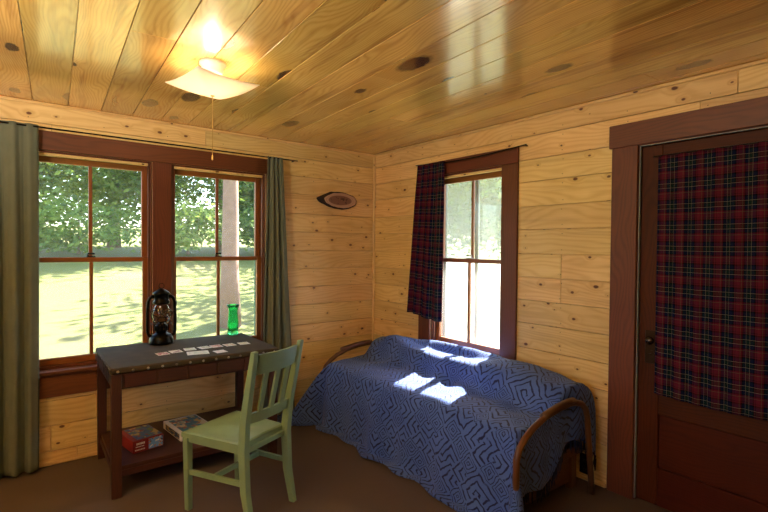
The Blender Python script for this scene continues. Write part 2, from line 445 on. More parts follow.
# mouldings
m = MB(); m.box((X0, -.016, H-.022), (-.001, -.001, H-.001), bevel=.005); S(m.build('trim_1', PINE))
m = MB(); m.box((-.016, Y0, H-.022), (-.001, -.017, H-.001), bevel=.005); S(m.build('trim_2', PINE))
m = MB(); m.box((-.02, -.02, .001), (-.001, -.001, H-.023), bevel=.006); S(m.build('trim_3', PINE))
m = MB(); m.box((X0, -.018, .001), (-.021, -.001, .03), bevel=.006); S(m.build('baseboard_back', PINE))
m = MB(); m.box((-.018, -2.36, .001), (-.001, -.021, .03), bevel=.006); S(m.build('baseboard_right', PINE))

# ---------------------------------------------------------------- windows
def place(axis):
    """local frame: u along the wall, d outwards (positive = towards outdoors), z"""
    if axis == 'x': return lambda u, d, z: (u, d, z)
    return lambda u, d, z: (d, u, z)
def window(name, axis, u0, u1, screen=False, far_muntin=True):
    P = place(axis); root = empty(name); tag(root, kind='structure')
    W = P((u0+u1)/2, 0, 0); root.location = W
    def bx(mb, a, b, bev=.003): mb.box(P(*a), P(*b), bevel=bev)
    def done(mb, nm, mat, par=root, **k):
        o = mb.build(nm, mat, par, **k)
        if par is root: o.location = (-W[0], -W[1], -W[2])
        return o
    mb = MB(); t = .022
    bx(mb, (u0, .0, WZ0), (u0+.012, TH, WZ1)); bx(mb, (u1-.012, 0, WZ0), (u1, TH, WZ1)); bx(mb, (u0+.012, 0, WZ1-.012), (u1-.012, TH, WZ1))
    bx(mb, (u0+.012, .03, WZ0), (u1-.012, TH+.03, WZ0+.02))
    bx(mb, (u0+.012, .012, WZ0+.02), (u0+.024, .028, WZ1-.012)); bx(mb, (u1-.024, .012, WZ0+.02), (u1-.012, .028, WZ1-.012))
    done(mb, 'jamb', TRIM)
    mb = MB(); bx(mb, (u0+.024, .004, WZ1-.032), (u1-.024, .028, WZ1-.0125)); done(mb, 'lit_head_stop', PINE)  # light caught under the head is put into this stop's pale colour
    a0, a1 = u0+.013, u1-.013; st = .038; mid = 1.335
    def sash(nm, d, z0, z1, bot, top):
        mb = MB(); dt = .032
        bx(mb, (a0, d, z0), (a0+st, d+dt, z1)); bx(mb, (a1-st, d, z0), (a1, d+dt, z1))
        bx(mb, (a0+st, d, z0), (a1-st, d+dt, z0+bot)); bx(mb, (a0+st, d, z1-top), (a1-st, d+dt, z1))
        c = (u0+u1)/2; bx(mb, (c-.011, d+.004, z0+bot), (c+.011, d+dt-.004, z1-top))
        s_ = done(mb, nm, SASHW)
        for p0, p1 in ((a0+st, c-.011), (c+.011, a1-st)):
            g = MB(); q = [P(p0, d+dt/2, z0+bot), P(p1, d+dt/2, z0+bot), P(p1, d+dt/2, z1-top), P(p0, d+dt/2, z1-top)]
            g.face(q, [(0, 0), (1, 0), (1, 1), (0, 1)]); g.build('pane', GLASS, s_)
        return s_
    sash('upper_sash', .085, mid-.01, WZ1-.013, .03, .05)
    lo = sash('lower_sash', .05, WZ0+.021, mid+.02, .045, .032)
    c = (u0+u1)/2; k = MB(); bx(k, (c-.028, .052, mid+.0205), (c+.028, .08, mid+.027)); k.tube([P(c-.018, .066, mid+.028), P(c-.018, .066, mid+.045), P(c+.02, .05, mid+.045)], .006, 8)
    k.build('sash_lock', BLACKM if axis == 'x' else STEEL, lo)
    # outer storm frame
    mb = MB(); d = TH+.001
    bx(mb, (u0+.005, d, WZ0+.02), (u0+.03, d+.02, WZ1-.01)); bx(mb, (u1-.03, d, WZ0+.02), (u1-.005, d+.02, WZ1-.01)); bx(mb, (u0+.03, d, WZ1-.04), (u1-.03, d+.02, WZ1-.01))
    if screen: bx(mb, (c-.016, d, WZ0+.02), (c+.016, d+.02, WZ1-.04))
    done(mb, 'storm_frame', GALV if screen else GREENFR)
    if screen:
        g = MB(); q = [P(u0+.03, d+.01, WZ0+.03), P(u1-.03, d+.01, WZ0+.03), P(u1-.03, d+.01, WZ1-.04), P(u0+.03, d+.01, WZ1-.04)]
        g.face(q, [(0, 0), (1, 0), (1, 1), (0, 1)])
        t_ = NT('insect_screen'); t_.t.nodes.remove(t_.b)
        tr = t_.n('BsdfTransparent'); df = t_.n('BsdfTranslucent'); df.inputs[0].default_value = (.8, .82, .82, 1)
        mx = t_.n('MixShader'); mx.inputs[0].default_value = .26
        t_.t.links.new(tr.outputs[0], mx.inputs[1]); t_.t.links.new(df.outputs[0], mx.inputs[2]); t_.t.links.new(mx.outputs[0], t_.out.inputs[0])
        done(g, 'insect_screen', t_.m)
    return root
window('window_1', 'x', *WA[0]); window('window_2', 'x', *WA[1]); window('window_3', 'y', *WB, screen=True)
# casing of the double window
def trimbox(n, lo, hi, mat=TRIM, bevel=.003):
    mb = MB(); mb.box(lo, hi, bevel=bevel); return S(mb.build('trim_%d' % n, mat))
trimbox(4, (-2.905, -.022, 2.045), (-.995, -.0005, 2.168))            # head
trimbox(5, (-2.905, -.02, .622), (-2.76, -.0005, 2.044)); trimbox(6, (-2.015, -.02, .622), (-1.885, -.0005, 2.044)); trimbox(7, (-1.14, -.02, .622), (-.995, -.0005, 2.044))
trimbox(8, (-2.93, -.05, .597), (-.97, .05, .6205))                       # stool
trimbox(9, (-2.905, -.02, .447), (-.995, -.0005, .5965))
# casing of the single window
trimbox(10, (-.022, -1.70, 2.045), (-.0005, -.68, 2.158)); trimbox(11, (-.02, -1.70, .622), (-.0005, -1.56, 2.044)); trimbox(12, (-.02, -.82, .622), (-.0005, -.68, 2.044))
trimbox(13, (-.035, -1.72, .597), (.05, -.66, .6205)); trimbox(14, (-.02, -1.70, .50), (-.0005, -.68, .5965))
# door casing
trimbox(15, (-.024, -3.50, 2.035), (-.0005, -2.35, 2.168)); trimbox(16, (-.02, -2.515, .0005), (-.0005, -2.367, 2.0345)); trimbox(17, (-.02, -3.485, .0005), (-.0005, -3.34, 2.0345))
mb = MB(); mb.box((-.0, -2.52, .0005), (.10, -2.501, 2.05)); mb.box((0, -3.354, .0005), (.10, -3.335, 2.05)); mb.box((0, -3.334, 2.03), (.1, -2.521, 2.05)); 
mb.box((.062, -2.535, .0005), (.08, -2.521, 2.029)); S(mb.build('trim_18', TRIM))
mb = MB(); mb.box((-.004, -2.5235, .01), (.014, -2.5203, 2.028)); mb.box((-.004, -3.33, 2.0265), (.014, -2.524, 2.0297)); S(mb.build('trim_19', GALV))   # metal weatherstrip
# unglazed opening added in the wall beside the camera for fill daylight
mb = MB()
for a, b in (((X0-.1, LW[0], .9), (X0+.02, LW[0]+.05, 2.)), ((X0-.1, LW[1]-.05, .9), (X0+.02, LW[1], 2.)), ((X0-.1, LW[0]+.05, .9), (X0+.02, LW[1]-.05, .95)), ((X0-.1, LW[0]+.05, 1.95), (X0+.02, LW[1]-.05, 2.)), ((X0-.06, -3.02, .95), (X0-.03, -2.98, 1.95))): mb.box(a, b)
S(mb.build('window_4', TRIM))
for i_, (a, b) in enumerate(FWS):
    mb = MB()
    for lo_, hi_ in (((a, Y0-.1, .8), (a+.05, Y0+.02, 2.05)), ((b-.05, Y0-.1, .8), (b, Y0+.02, 2.05)), ((a+.05, Y0-.1, .8), (b-.05, Y0+.02, .85)), ((a+.05, Y0-.1, 2.0), (b-.05, Y0+.02, 2.05)), (((a+b)/2-.02, Y0-.06, .85), ((a+b)/2+.02, Y0-.03, 2.0))): mb.box(lo_, hi_)
    S(mb.build('window_%d' % (5+i_), TRIM))
mb = MB(); mb.box((.101, -3.335, .0), (.138, -2.52, 2.05), bevel=.003); S(mb.build('sun_block_panel', DOORW))   # unseen panel added behind the door to block sun through its glass

# ---------------------------------------------------------------- door
door = empty('door_1', (.02, -2.525, 0)); S(door)
D0, D1 = -3.33, -2.5245
def dput(nm, boxes, mat, par=door, **k):
    mb = MB()
    for lo, hi in boxes: mb.box(lo, hi, bevel=.004)
    o = mb.build(nm, mat, par, **k)
    if par is door: o.location = (-.02, 2.525, 0)
    return o
fx0, fx1 = .016, .058
dput('stile', [((fx0, D1-.11, .008), (fx1, D1, 2.024))], DOORW); dput('stile', [((fx0, D0, .008), (fx1, D0+.11, 2.024))], DOORW)
dput('rail', [((fx0, D0+.11, .008), (fx1, D1-.11, .22))], DOORW); dput('rail', [((fx0, D0+.11, .52), (fx1, D1-.11, .68))], DOORW)
dput('rail', [((fx0, D0+.11, 1.90), (fx1, D1-.11, 2.024))], DOORW)
dput('panel', [((fx0+.016, D0+.11, .22), (fx1-.01, D1-.11, .52))], DOORW)
dput('door_glass', [((fx0+.018, D0+.11, .68), (fx0+.022, D1-.11, 1.90))], GLASS)
lt = dput('latch', [((.011, -2.625, .80), (.016, -2.56, .985))], DARKM)
mb = MB(); mb.tube([(.011, -2.6, .935), (-.02, -2.6, .935)], .007, 10); mb.lathe([(0, 0), (.02, 0), (.024, .01), (.018, .022), (0, .024)], (0, 0, 0), 20)
mb.v[-100:] = [( -.02-z, -2.6+x, .935+y) for x, y, z in mb.v[-100:]]
mb.build('knob', plain('brown_porcelain', rgb('2c1c14'), .2), lt, smooth=True)
mb = MB(); mb.box((.008, -2.606, .845), (.0105, -2.594, .875)); mb.tube([(.0105, -2.61, .86), (.004, -2.585, .85)], .004, 6); mb.build('keyhole_cover', DARKM, lt)

# ---------------------------------------------------------------- curtains
def curtain(name, axis, d, top, bot, z1, z0, folds, amp, mat, label, cat='curtain', width=None, seed=0, sag=None, hemvar=0.):
    """sheet between top=(u0,u1) at z1 and bot=(u0,u1) at z0; d is its distance into the room"""
    P = place(axis); rr = random.Random(seed); ph = [rr.uniform(0, 6.28) for _ in range(4)]
    wd = width or abs(top[1]-top[0])*1.8
    def fn(s, t):
        u = (top[0]+(top[1]-top[0])*s)*(1-t)+(bot[0]+(bot[1]-bot[0])*s)*t
        a = amp*(.45+.55*min(1, t*4)) if t > .03 else amp*.55
        k = s*folds*2*PI+1.3*math.sin(s*5+ph[0])+.35*math.sin(t*2.5+ph[1])
        off = a*(math.sin(k)+.3*math.sin(2.3*k+ph[2]))
        zz = z1+(z0-z1)*t
        if hemvar: zz += hemvar*t*math.sin(s*3.4+ph[3])
        if sag: zz += sag(s)*(1-t)
        return P(u+.25*a*math.cos(k), -d+off*.8, zz)
    mb = MB(); mb.grid(fn, int(folds*12)+24, 60, lambda s, t: (s*wd, t*abs(z1-z0)))
    o = mb.build(name, mat, smooth=True, solid=.0025)
    return tag(o, label, cat)
curtain('curtain', 'x', .085, (-3.12, -2.685), (-3.10, -2.69), 2.185, .02, 4.2, .03, GREENC, 'olive green full-length curtain at the far left of the double window', seed=3)
curtain('curtain', 'x', .088, (-1.165, -1.02), (-1.225, -.89), 2.18, .03, 3.2, .026, GREENC, 'grey-green full-length curtain right of the double window, behind the chair', seed=5)
curtain('curtain', 'y', .062, (-1.02, -.70), (-1.00, -.575), 2.145, .855, 4, .018, PLAID, 'short red and navy tartan curtain gathered at left of the small window', seed=8, width=.5, hemvar=.02)
curtain('curtain', 'y', .018, (-3.26, -2.625), (-3.27, -2.625), 1.955, .645, 7, .008, PLAID, 'red and navy tartan curtain covering the glass of the door', seed=11, width=.82, hemvar=.012)
# rods (each hangs from two brackets)
def rod(axis, d, u0, u1, z, r, label, sag=0.):
    P = place(axis)
    root = empty('curtain_rod', P((u0+u1)/2, -d, z)); tag(root, label, 'curtain rod'); L = root.location
    pts = [Vector(P(u0+(u1-u0)*i/16, -d, z-sag*math.sin(PI*i/16)))-L for i in range(17)]
    MB().tube(pts, r, 8).build('rod', BLACKM, root, smooth=True)
    for u in (u0+.02, u1-.02):
        b = MB(); b.tube([Vector(P(u, -d, z))-L, Vector(P(u, -.0225 if d > .04 else .0155, z))-L], .004, 6); b.build('bracket', BLACKM, root)
rod('x', .088, -3.2, -.89, 2.172, .005, 'long thin black rod carrying the two green curtains over the double window')
rod('y', .062, -1.80, -.68, 2.148, .005, 'thin sagging black rod over the small window holding the short tartan curtain', .022)
rod('y', .018, -3.29, -2.60, 1.955, .004, 'thin black rod across the door holding its tartan curtain')

# ---------------------------------------------------------------- ceiling light
LX, LY = -2.03, -1.36
cl = empty('ceiling_light', (LX, LY, H), label='ceiling light with bent square white glass shade and pull chain, lit', cat='light')
mb = MB(); mb.lathe([(0, -.0005), (.062, -.0005), (.064, -.012), (.052, -.022), (.05, -.045), (.046, -.062), (0, -.064)], (0, 0, 0), 36); mb.build('ceiling_mount', WHITEP, cl, smooth=True)
t = NT('warm_white_glass'); t.b.inputs['Base Color'].default_value = (.93, .88, .8, 1); t.b.inputs['Roughness'].default_value = .25
tr = t.n('BsdfTranslucent'); tr.inputs[0].default_value = (.95, .88, .76, 1); mx = t.n('MixShader'); mx.inputs[0].default_value = .42
t.t.links.new(t.b.outputs[0], mx.inputs[1]); t.t.links.new(tr.outputs[0], mx.inputs[2]); t.t.links.new(mx.outputs[0], t.out.inputs[0])
def shade(s, q):
    x, y = (s-.5)*.325, (q-.5)*.325; k = max(abs(x), abs(y))/.1625; r = math.hypot(x, y)/.23
    return Vector((x, y, -.162+.038*k**1.5+.022*r**2))
mb = MB(); mb.grid(shade, 28, 28); mb.build('glass_shade', t.m, cl, smooth=True, solid=.004, rotz=R(51.9+45+4))
bulb = NT('lit_bulb'); bulb.b.inputs['Emission Color'].default_value = (1, .8, .54, 1); bulb.b.inputs['Emission Strength'].default_value = LAMP_L
mb = MB(); mb.lathe([(0, -.118), (.016, -.115), (.024, -.100), (.02, -.085), (.012, -.072), (.012, -.064)], (0, 0, 0), 20); mb.build('bulb', bulb.m, cl, smooth=True)
mb = MB(); pts = [(0, 0, -.162), (0, 0, -.455)]; mb.tube(pts, .0018, 6); mb.lathe([(0, -.485), (.004, -.48), (.0045, -.46), (0, -.455)], (0, 0, 0), 10); mb.lathe([(0, -.168), (.011, -.166), (.011, -.156), (0, -.15)], (0, 0, 0), 14)
mb.build('pull_chain', plain('brass', rgb('c9a560'), .3, .9), cl)
# ---------------------------------------------------------------- fill lamp (unseen, added to brighten the ceiling)
fl = empty('fill_lamp', (-3.75, -2.3, 0), label='tall black uplight lamp added as fill light, out of view left of the camera', cat='lamp')
mb = MB(); mb.lathe([(0, .0005), (.14, .0005), (.14, .02), (.02, .035), (.012, .05), (.012, 1.66), (.03, 1.68), (0, 1.69)], (0, 0, 0), 28); mb.build('pole', BLACKM, fl, smooth=True)
mb = MB(); mb.lathe([(0, 1.69), (.03, 1.692), (.10, 1.73), (.15, 1.80), (.155, 1.81), (.145, 1.805), (.095, 1.74), (0, 1.705)], (0, 0, 0), 32); mb.build('bowl_shade', BLACKM, fl, smooth=True)
ld = bpy.data.lights.new('uplight', 'POINT'); ld.energy = FILL_W; ld.color = (1, .92, .78); ld.shadow_soft_size = .05
lo = bpy.data.objects.new('uplight', ld); COL.objects.link(lo); lo.parent = fl; lo.location = (0, 0, 1.80)
# ---------------------------------------------------------------- desk
DZ = .745
dk = empty('desk', (-1.875, -.40, 0), rz=-R(1.2), label='dark wooden desk with oilcloth top and lower shelf under the double window', cat='desk')
hx, hy = .50, .345
mb = MB(); mb.box((-hx-.008, -hy-.008, DZ-.035), (hx+.008, hy+.008, DZ), bevel=.008); top = mb.build('desktop', LEATH, dk)
for i in range(13):
    x = -hx+.03+i*(2*hx-.06)/12; mb = MB(); mb.lathe([(0, .005), (.005, .004), (.008, 0)], (0, 0, 0), 10)
    mb.v = [(x+a_, -hy-.0085-c_, DZ-.02+b_) for a_, b_, c_ in mb.v]; mb.build('tack', STUD, dk)
STRAP = plain('black_leather_strap', rgb('1a1614'), .5)
for sx in (-1, 1):
    for i in range(9):
        y = -hy+.04+i*(2*hy-.08)/8
        mb = MB(); mb.box((sx*(hx+.009), y-.012, DZ-.075), (sx*(hx+.0115), y+.012, DZ-.004), bevel=.001); mb.build('side_strap', STRAP, dk)
for sx, sy in ((-1, -1), (1, -1), (1, 1), (-1, 1)):
    mb = MB(); mb.box((sx*hx, sy*hy, .0005), (sx*(hx-.052), sy*(hy-.052), DZ-.036), bevel=.003); mb.build('leg', DESKW, dk)
mb = MB(); mb.box((-hx+.053, -hy+.008, DZ-.125), (hx-.053, -hy+.028, DZ-.036)); mb.build('front_apron', DESKW, dk)
mb = MB(); mb.box((-hx+.053, hy-.028, DZ-.125), (hx-.053, hy-.008, DZ-.036)); mb.build('back_apron', DESKW, dk)
for sx in (-1, 1):
    mb = MB(); mb.box((sx*(hx-.008), -hy+.053, DZ-.125), (sx*(hx-.028), hy-.053, DZ-.036)); mb.build('side_apron', DESKW, dk)
for i in range(5):
    x0 = -hx+.06+i*(2*hx-.12)/5+.004; x1 = x0+(2*hx-.12)/5-.008
    mb = MB(); mb.box((x0, -hy+.001, DZ-.118), (x1, -hy+.0075, DZ-.04), bevel=.003); mb.build('apron_panel', DESKW, dk)
mb = MB(); mb.box((-hx+.02, -hy+.03, .145), (hx-.02, hy-.02, .17), bevel=.002)
for sx in (-1, 1): mb.box((sx*(hx-.012), -hy+.053, .11), (sx*(hx-.03), hy-.053, .144))
mb.box((-hx+.053, -hy+.03, .11), (hx-.053, -hy+.05, .144)); mb.build('shelf', DESKW, dk)

# ---------------------------------------------------------------- lantern
def lantern(x, y, z):
    r = empty('oil_lantern', (x, y, z), rz=R(-8), label='black hurricane oil lantern standing on the desk at the window post', cat='lantern')
    mb = MB(); mb.lathe([(0, .0005), (.074, .0005), (.077, .008), (.075, .02), (.072, .04), (.060, .058), (.04, .066), (.034, .075), (0, .078)], (0, 0, 0), 32); mb.build('fuel_tank', BLACKM, r, smooth=True)
    mb = MB(); mb.lathe([(.036, .078), (.042, .085), (.042, .11), (.03, .125), (.018, .135)], (0, 0, 0), 24)
    for k in range(14): a = 2*PI*k/14; mb.box((-.002, -.002, .082), (.002, .002, .12), mat=Matrix.Translation((.044*math.cos(a), .044*math.sin(a), 0)))
    mb.build('burner', BLACKM, r)
    mb = MB(); mb.lathe([(.036, .126), (.052, .15), (.058, .18), (.05, .215), (.036, .245)], (0, 0, 0), 28); mb.build('glass_globe', glass_mat('smoky_glass', (.86, .84, .78, 1)), r, smooth=True)
    mb = MB(); mb.lathe([(.03, .245), (.05, .25), (.054, .262), (.046, .27), (.044, .305), (.056, .312), (.05, .322), (.03, .335), (.012, .345), (0, .347)], (0, 0, 0), 28); mb.build('chimney_cap', BLACKM, r, smooth=True)
    for sx in (-1, 1):
        p = [(sx*.05, 0, .045), (sx*.075, 0, .055), (sx*.084, 0, .08), (sx*.084, 0, .2), (sx*.082, 0, .26), (sx*.072, 0, .285), (sx*.058, 0, .295), (sx*.04, 0, .295)]
        MB().tube(p, .010, 10).build('side_tube', BLACKM, r, smooth=True)
    mb = MB()
    for a in (R(45), R(-45)):
        for s_ in (1, -1):
            p = []
            for i in range(13):
                q = i/12; b = a+s_*PI*q*.5*2; rr = .062
                p.append((rr*math.cos(b), rr*math.sin(b), .13+.085*math.sin(PI*q)))
            mb.tube(p, .0018, 6)
    mb.tube([(.062*math.cos(2*PI*k/24), .062*math.sin(2*PI*k/24), .128) for k in range(24)], .002, 6, closed=True); mb.build('wire_guard', BLACKM, r)
    mb = MB(); mb.tube([(-.09*math.cos(PI*i/12), -.03-.05*math.sin(PI*i/12), .27-.10*math.sin(PI*i/12)) for i in range(13)], .002, 6); mb.tube([(.016*math.cos(2*PI*i/14), 0, .362+.016*math.sin(2*PI*i/14)) for i in range(14)], .002, 6, closed=True); mb.build('bail_handle', BLACKM, r); r.scale = (1.06, 1.06, 1.13)
lantern(-1.985, -.145, DZ+.0005)
# ---------------------------------------------------------------- vase
t = NT('green_glass'); t.b.inputs['Base Color'].default_value = (.12, .85, .45, 1); t.b.inputs['Roughness'].default_value = .05; t.b.inputs['Transmission Weight'].default_value = .85; t.b.inputs['IOR'].default_value = 1.3
nn = t.noise(t.n('TexCoord').outputs['Object'], 60, 2); t.bump(nn, .6, .01)
mb = MB(); mb.lathe([(0, .0005), (.040, .0005), (.044, .006), (.041, .03), (.043, .08), (.035, .15), (.034, .18), (.048, .222), (.045, .222), (.031, .18), (.032, .15), (.039, .08), (.036, .03), (0, .02)], (0, 0, 0), 32)
o = mb.build('vase', t.m, loc=(-1.452, -.10, DZ+.0005), smooth=True); o.scale = (1, 1, 1.06); tag(o, 'tall green glass vase at the right back of the desk', 'vase')
# ---------------------------------------------------------------- cards
def cardmat(nm, ink, paper, seed):
    t = NT(nm); tc = t.n('TexCoord').outputs['Generated']; x, y, z = t.sep(tc)
    e = t.math('MAXIMUM', t.math('ABSOLUTE', t.math('SUBTRACT', x, .5)), t.math('ABSOLUTE', t.math('SUBTRACT', y, .5)))
    mp = t.n('VectorMath', operation='ADD'); t.put(mp.inputs[0], tc); mp.inputs[1].default_value = (seed, seed*.7, 0)
    n = t.noise(mp.outputs[0], 3.5, 3)
    f = t.math('MULTIPLY', t.math('LESS_THAN', e, .41), t.step(n, .42, .52))
    t.put(t.b.inputs['Base Color'], t.mix(f, paper, ink)); t.b.inputs['Roughness'].default_value = .4
    return t.m
cards = [(-2.06, -.50, 5, 'b05a6a', 'pale pink card with a dark centre, leftmost of the row on the desk'),
 (-1.975, -.478, 2, 'a07888', 'pale mauve card, second from left in the row on the desk'),
 (-1.88, -.458, -6, 'b9c8a0', 'pale greenish card directly before the lantern, third from left in the desk row'),
 (-1.785, -.462, 8, 'c8c4a8', 'cream card in the middle of the row on the desk'),
 (-1.705, -.462, 1, 'c07858', 'card with an orange-brown picture, right of the middle of the desk row'),
 (-1.615, -.472, 4, 'd0a888', 'pale tan card, second from right in the row on the desk'),
 (-1.515, -.478, -3, 'd8cfae', 'cream card lying apart at the right end of the desk row'),
 (-1.87, -.60, -12, 'cfd4c8', 'larger whitish paper nearer the desk edge, below the row of cards'),
 (-1.74, -.645, 3, 'e6d8d4', 'white card at the front edge of the desk, right of the whitish paper')]
for i, (x, y, a, c, lab) in enumerate(cards):
    big = i == 7; sx, sy = (.066, .052) if big else (.036, .040)
    mb = MB(); mb.box((-sx, -sy, 0), (sx, sy, .0012), bevel=.0003)
    o = mb.build('card' if not big else 'paper_sheet', cardmat('card_face', rgb(c), rgb('f0ece2'), i*3.1), loc=(x, y, DZ+.0006), rotz=R(a)); tag(o, lab, 'card' if not big else 'paper', 'cards on the desk')

# ---------------------------------------------------------------- puzzle boxes on the shelf
def picmat(nm, base, spots):
    t = NT(nm); tc = t.n('TexCoord').outputs['Generated']
    v = t.n('TexVoronoi'); t.put(v.inputs['Vector'], tc); v.inputs['Scale'].default_value = 7; r_, g_, b_ = t.sep(v.outputs['Color'])
    n = t.noise(tc, 4, 3)
    c = t.mix(t.step(n, .42, .56), base, t.ramp(r_, spots, 'CONSTANT'))
    t.put(t.b.inputs['Base Color'], c); t.b.inputs['Roughness'].default_value = .35; return t.m
PX = picmat('picture_farmyard', rgb('3f6fae'), [(0, rgb('6a8a4a')), (.25, rgb('a03a34')), (.5, rgb('c8b070')), (.75, rgb('35548c'))])
PY = picmat('picture_beach', rgb('1f7f9f'), [(0, rgb('d8b060')), (.25, rgb('b05038')), (.5, rgb('d8d0b8')), (.75, rgb('2f6f8f'))])
RED = plain('red_box_card', rgb('86161c'), .4)
SZ = .1705
pb = empty('puzzle_box', (-2.175, -.44, SZ), rz=R(10), label='red puzzle box with blue picture, on the desk shelf at left', cat='box')
a, b, h = .092, .12, .075
mb = MB(); mb.box((-a, -b, 0), (a, b, h), bevel=.002); mb.build('carton', RED, pb)
mb = MB(); mb.box((-a+.03, -b+.015, h+.0003), (a-.004, b-.01, h+.0015)); mb.build('top_picture', PX, pb)
mb = MB(); mb.box((.0, -b-.0015, .006), (a-.006, -b-.0003, h-.006)); mb.build('front_picture', picmat('picture_blue', rgb('6fa0cf'), [(0, rgb('6fa0cf')), (.4, rgb('c07a30')), (.6, rgb('e0d8c8')), (.8, rgb('304050'))]), pb)
mb = MB()
for z, x0, x1, hh in ((.048, -.072, -.028, .012), (.034, -.076, -.03, .005), (.014, -.08, -.024, .007)):
    x = x0
    while x < x1: mb.box((x, -b-.0015, z), (x+.006, -b-.0003, z+hh)); x += .0085
mb.build('white_lettering', WHITEP, pb)
wb = empty('puzzle_box', (-1.868, -.385, SZ), rz=R(6), label='white puzzle box with a beach picture, on the desk shelf beside the chair', cat='box')
a, b, h = .112, .155, .05
mb = MB(); mb.box((-a, -b, 0), (a, b, h), bevel=.002); mb.build('carton', CARDW, wb)
mb = MB(); mb.box((-a+.025, -b+.03, h+.0003), (a-.012, b-.03, h+.0015)); mb.build('top_picture', PY, wb)
mb = MB(); mb.box((-a-.0015, -b+.02, .008), (-a-.0003, b-.05, h-.008)); mb.build('side_strip', picmat('picture_strip', rgb('23406a'), [(0, rgb('d8b060')), (.5, rgb('203a60'))]), wb)

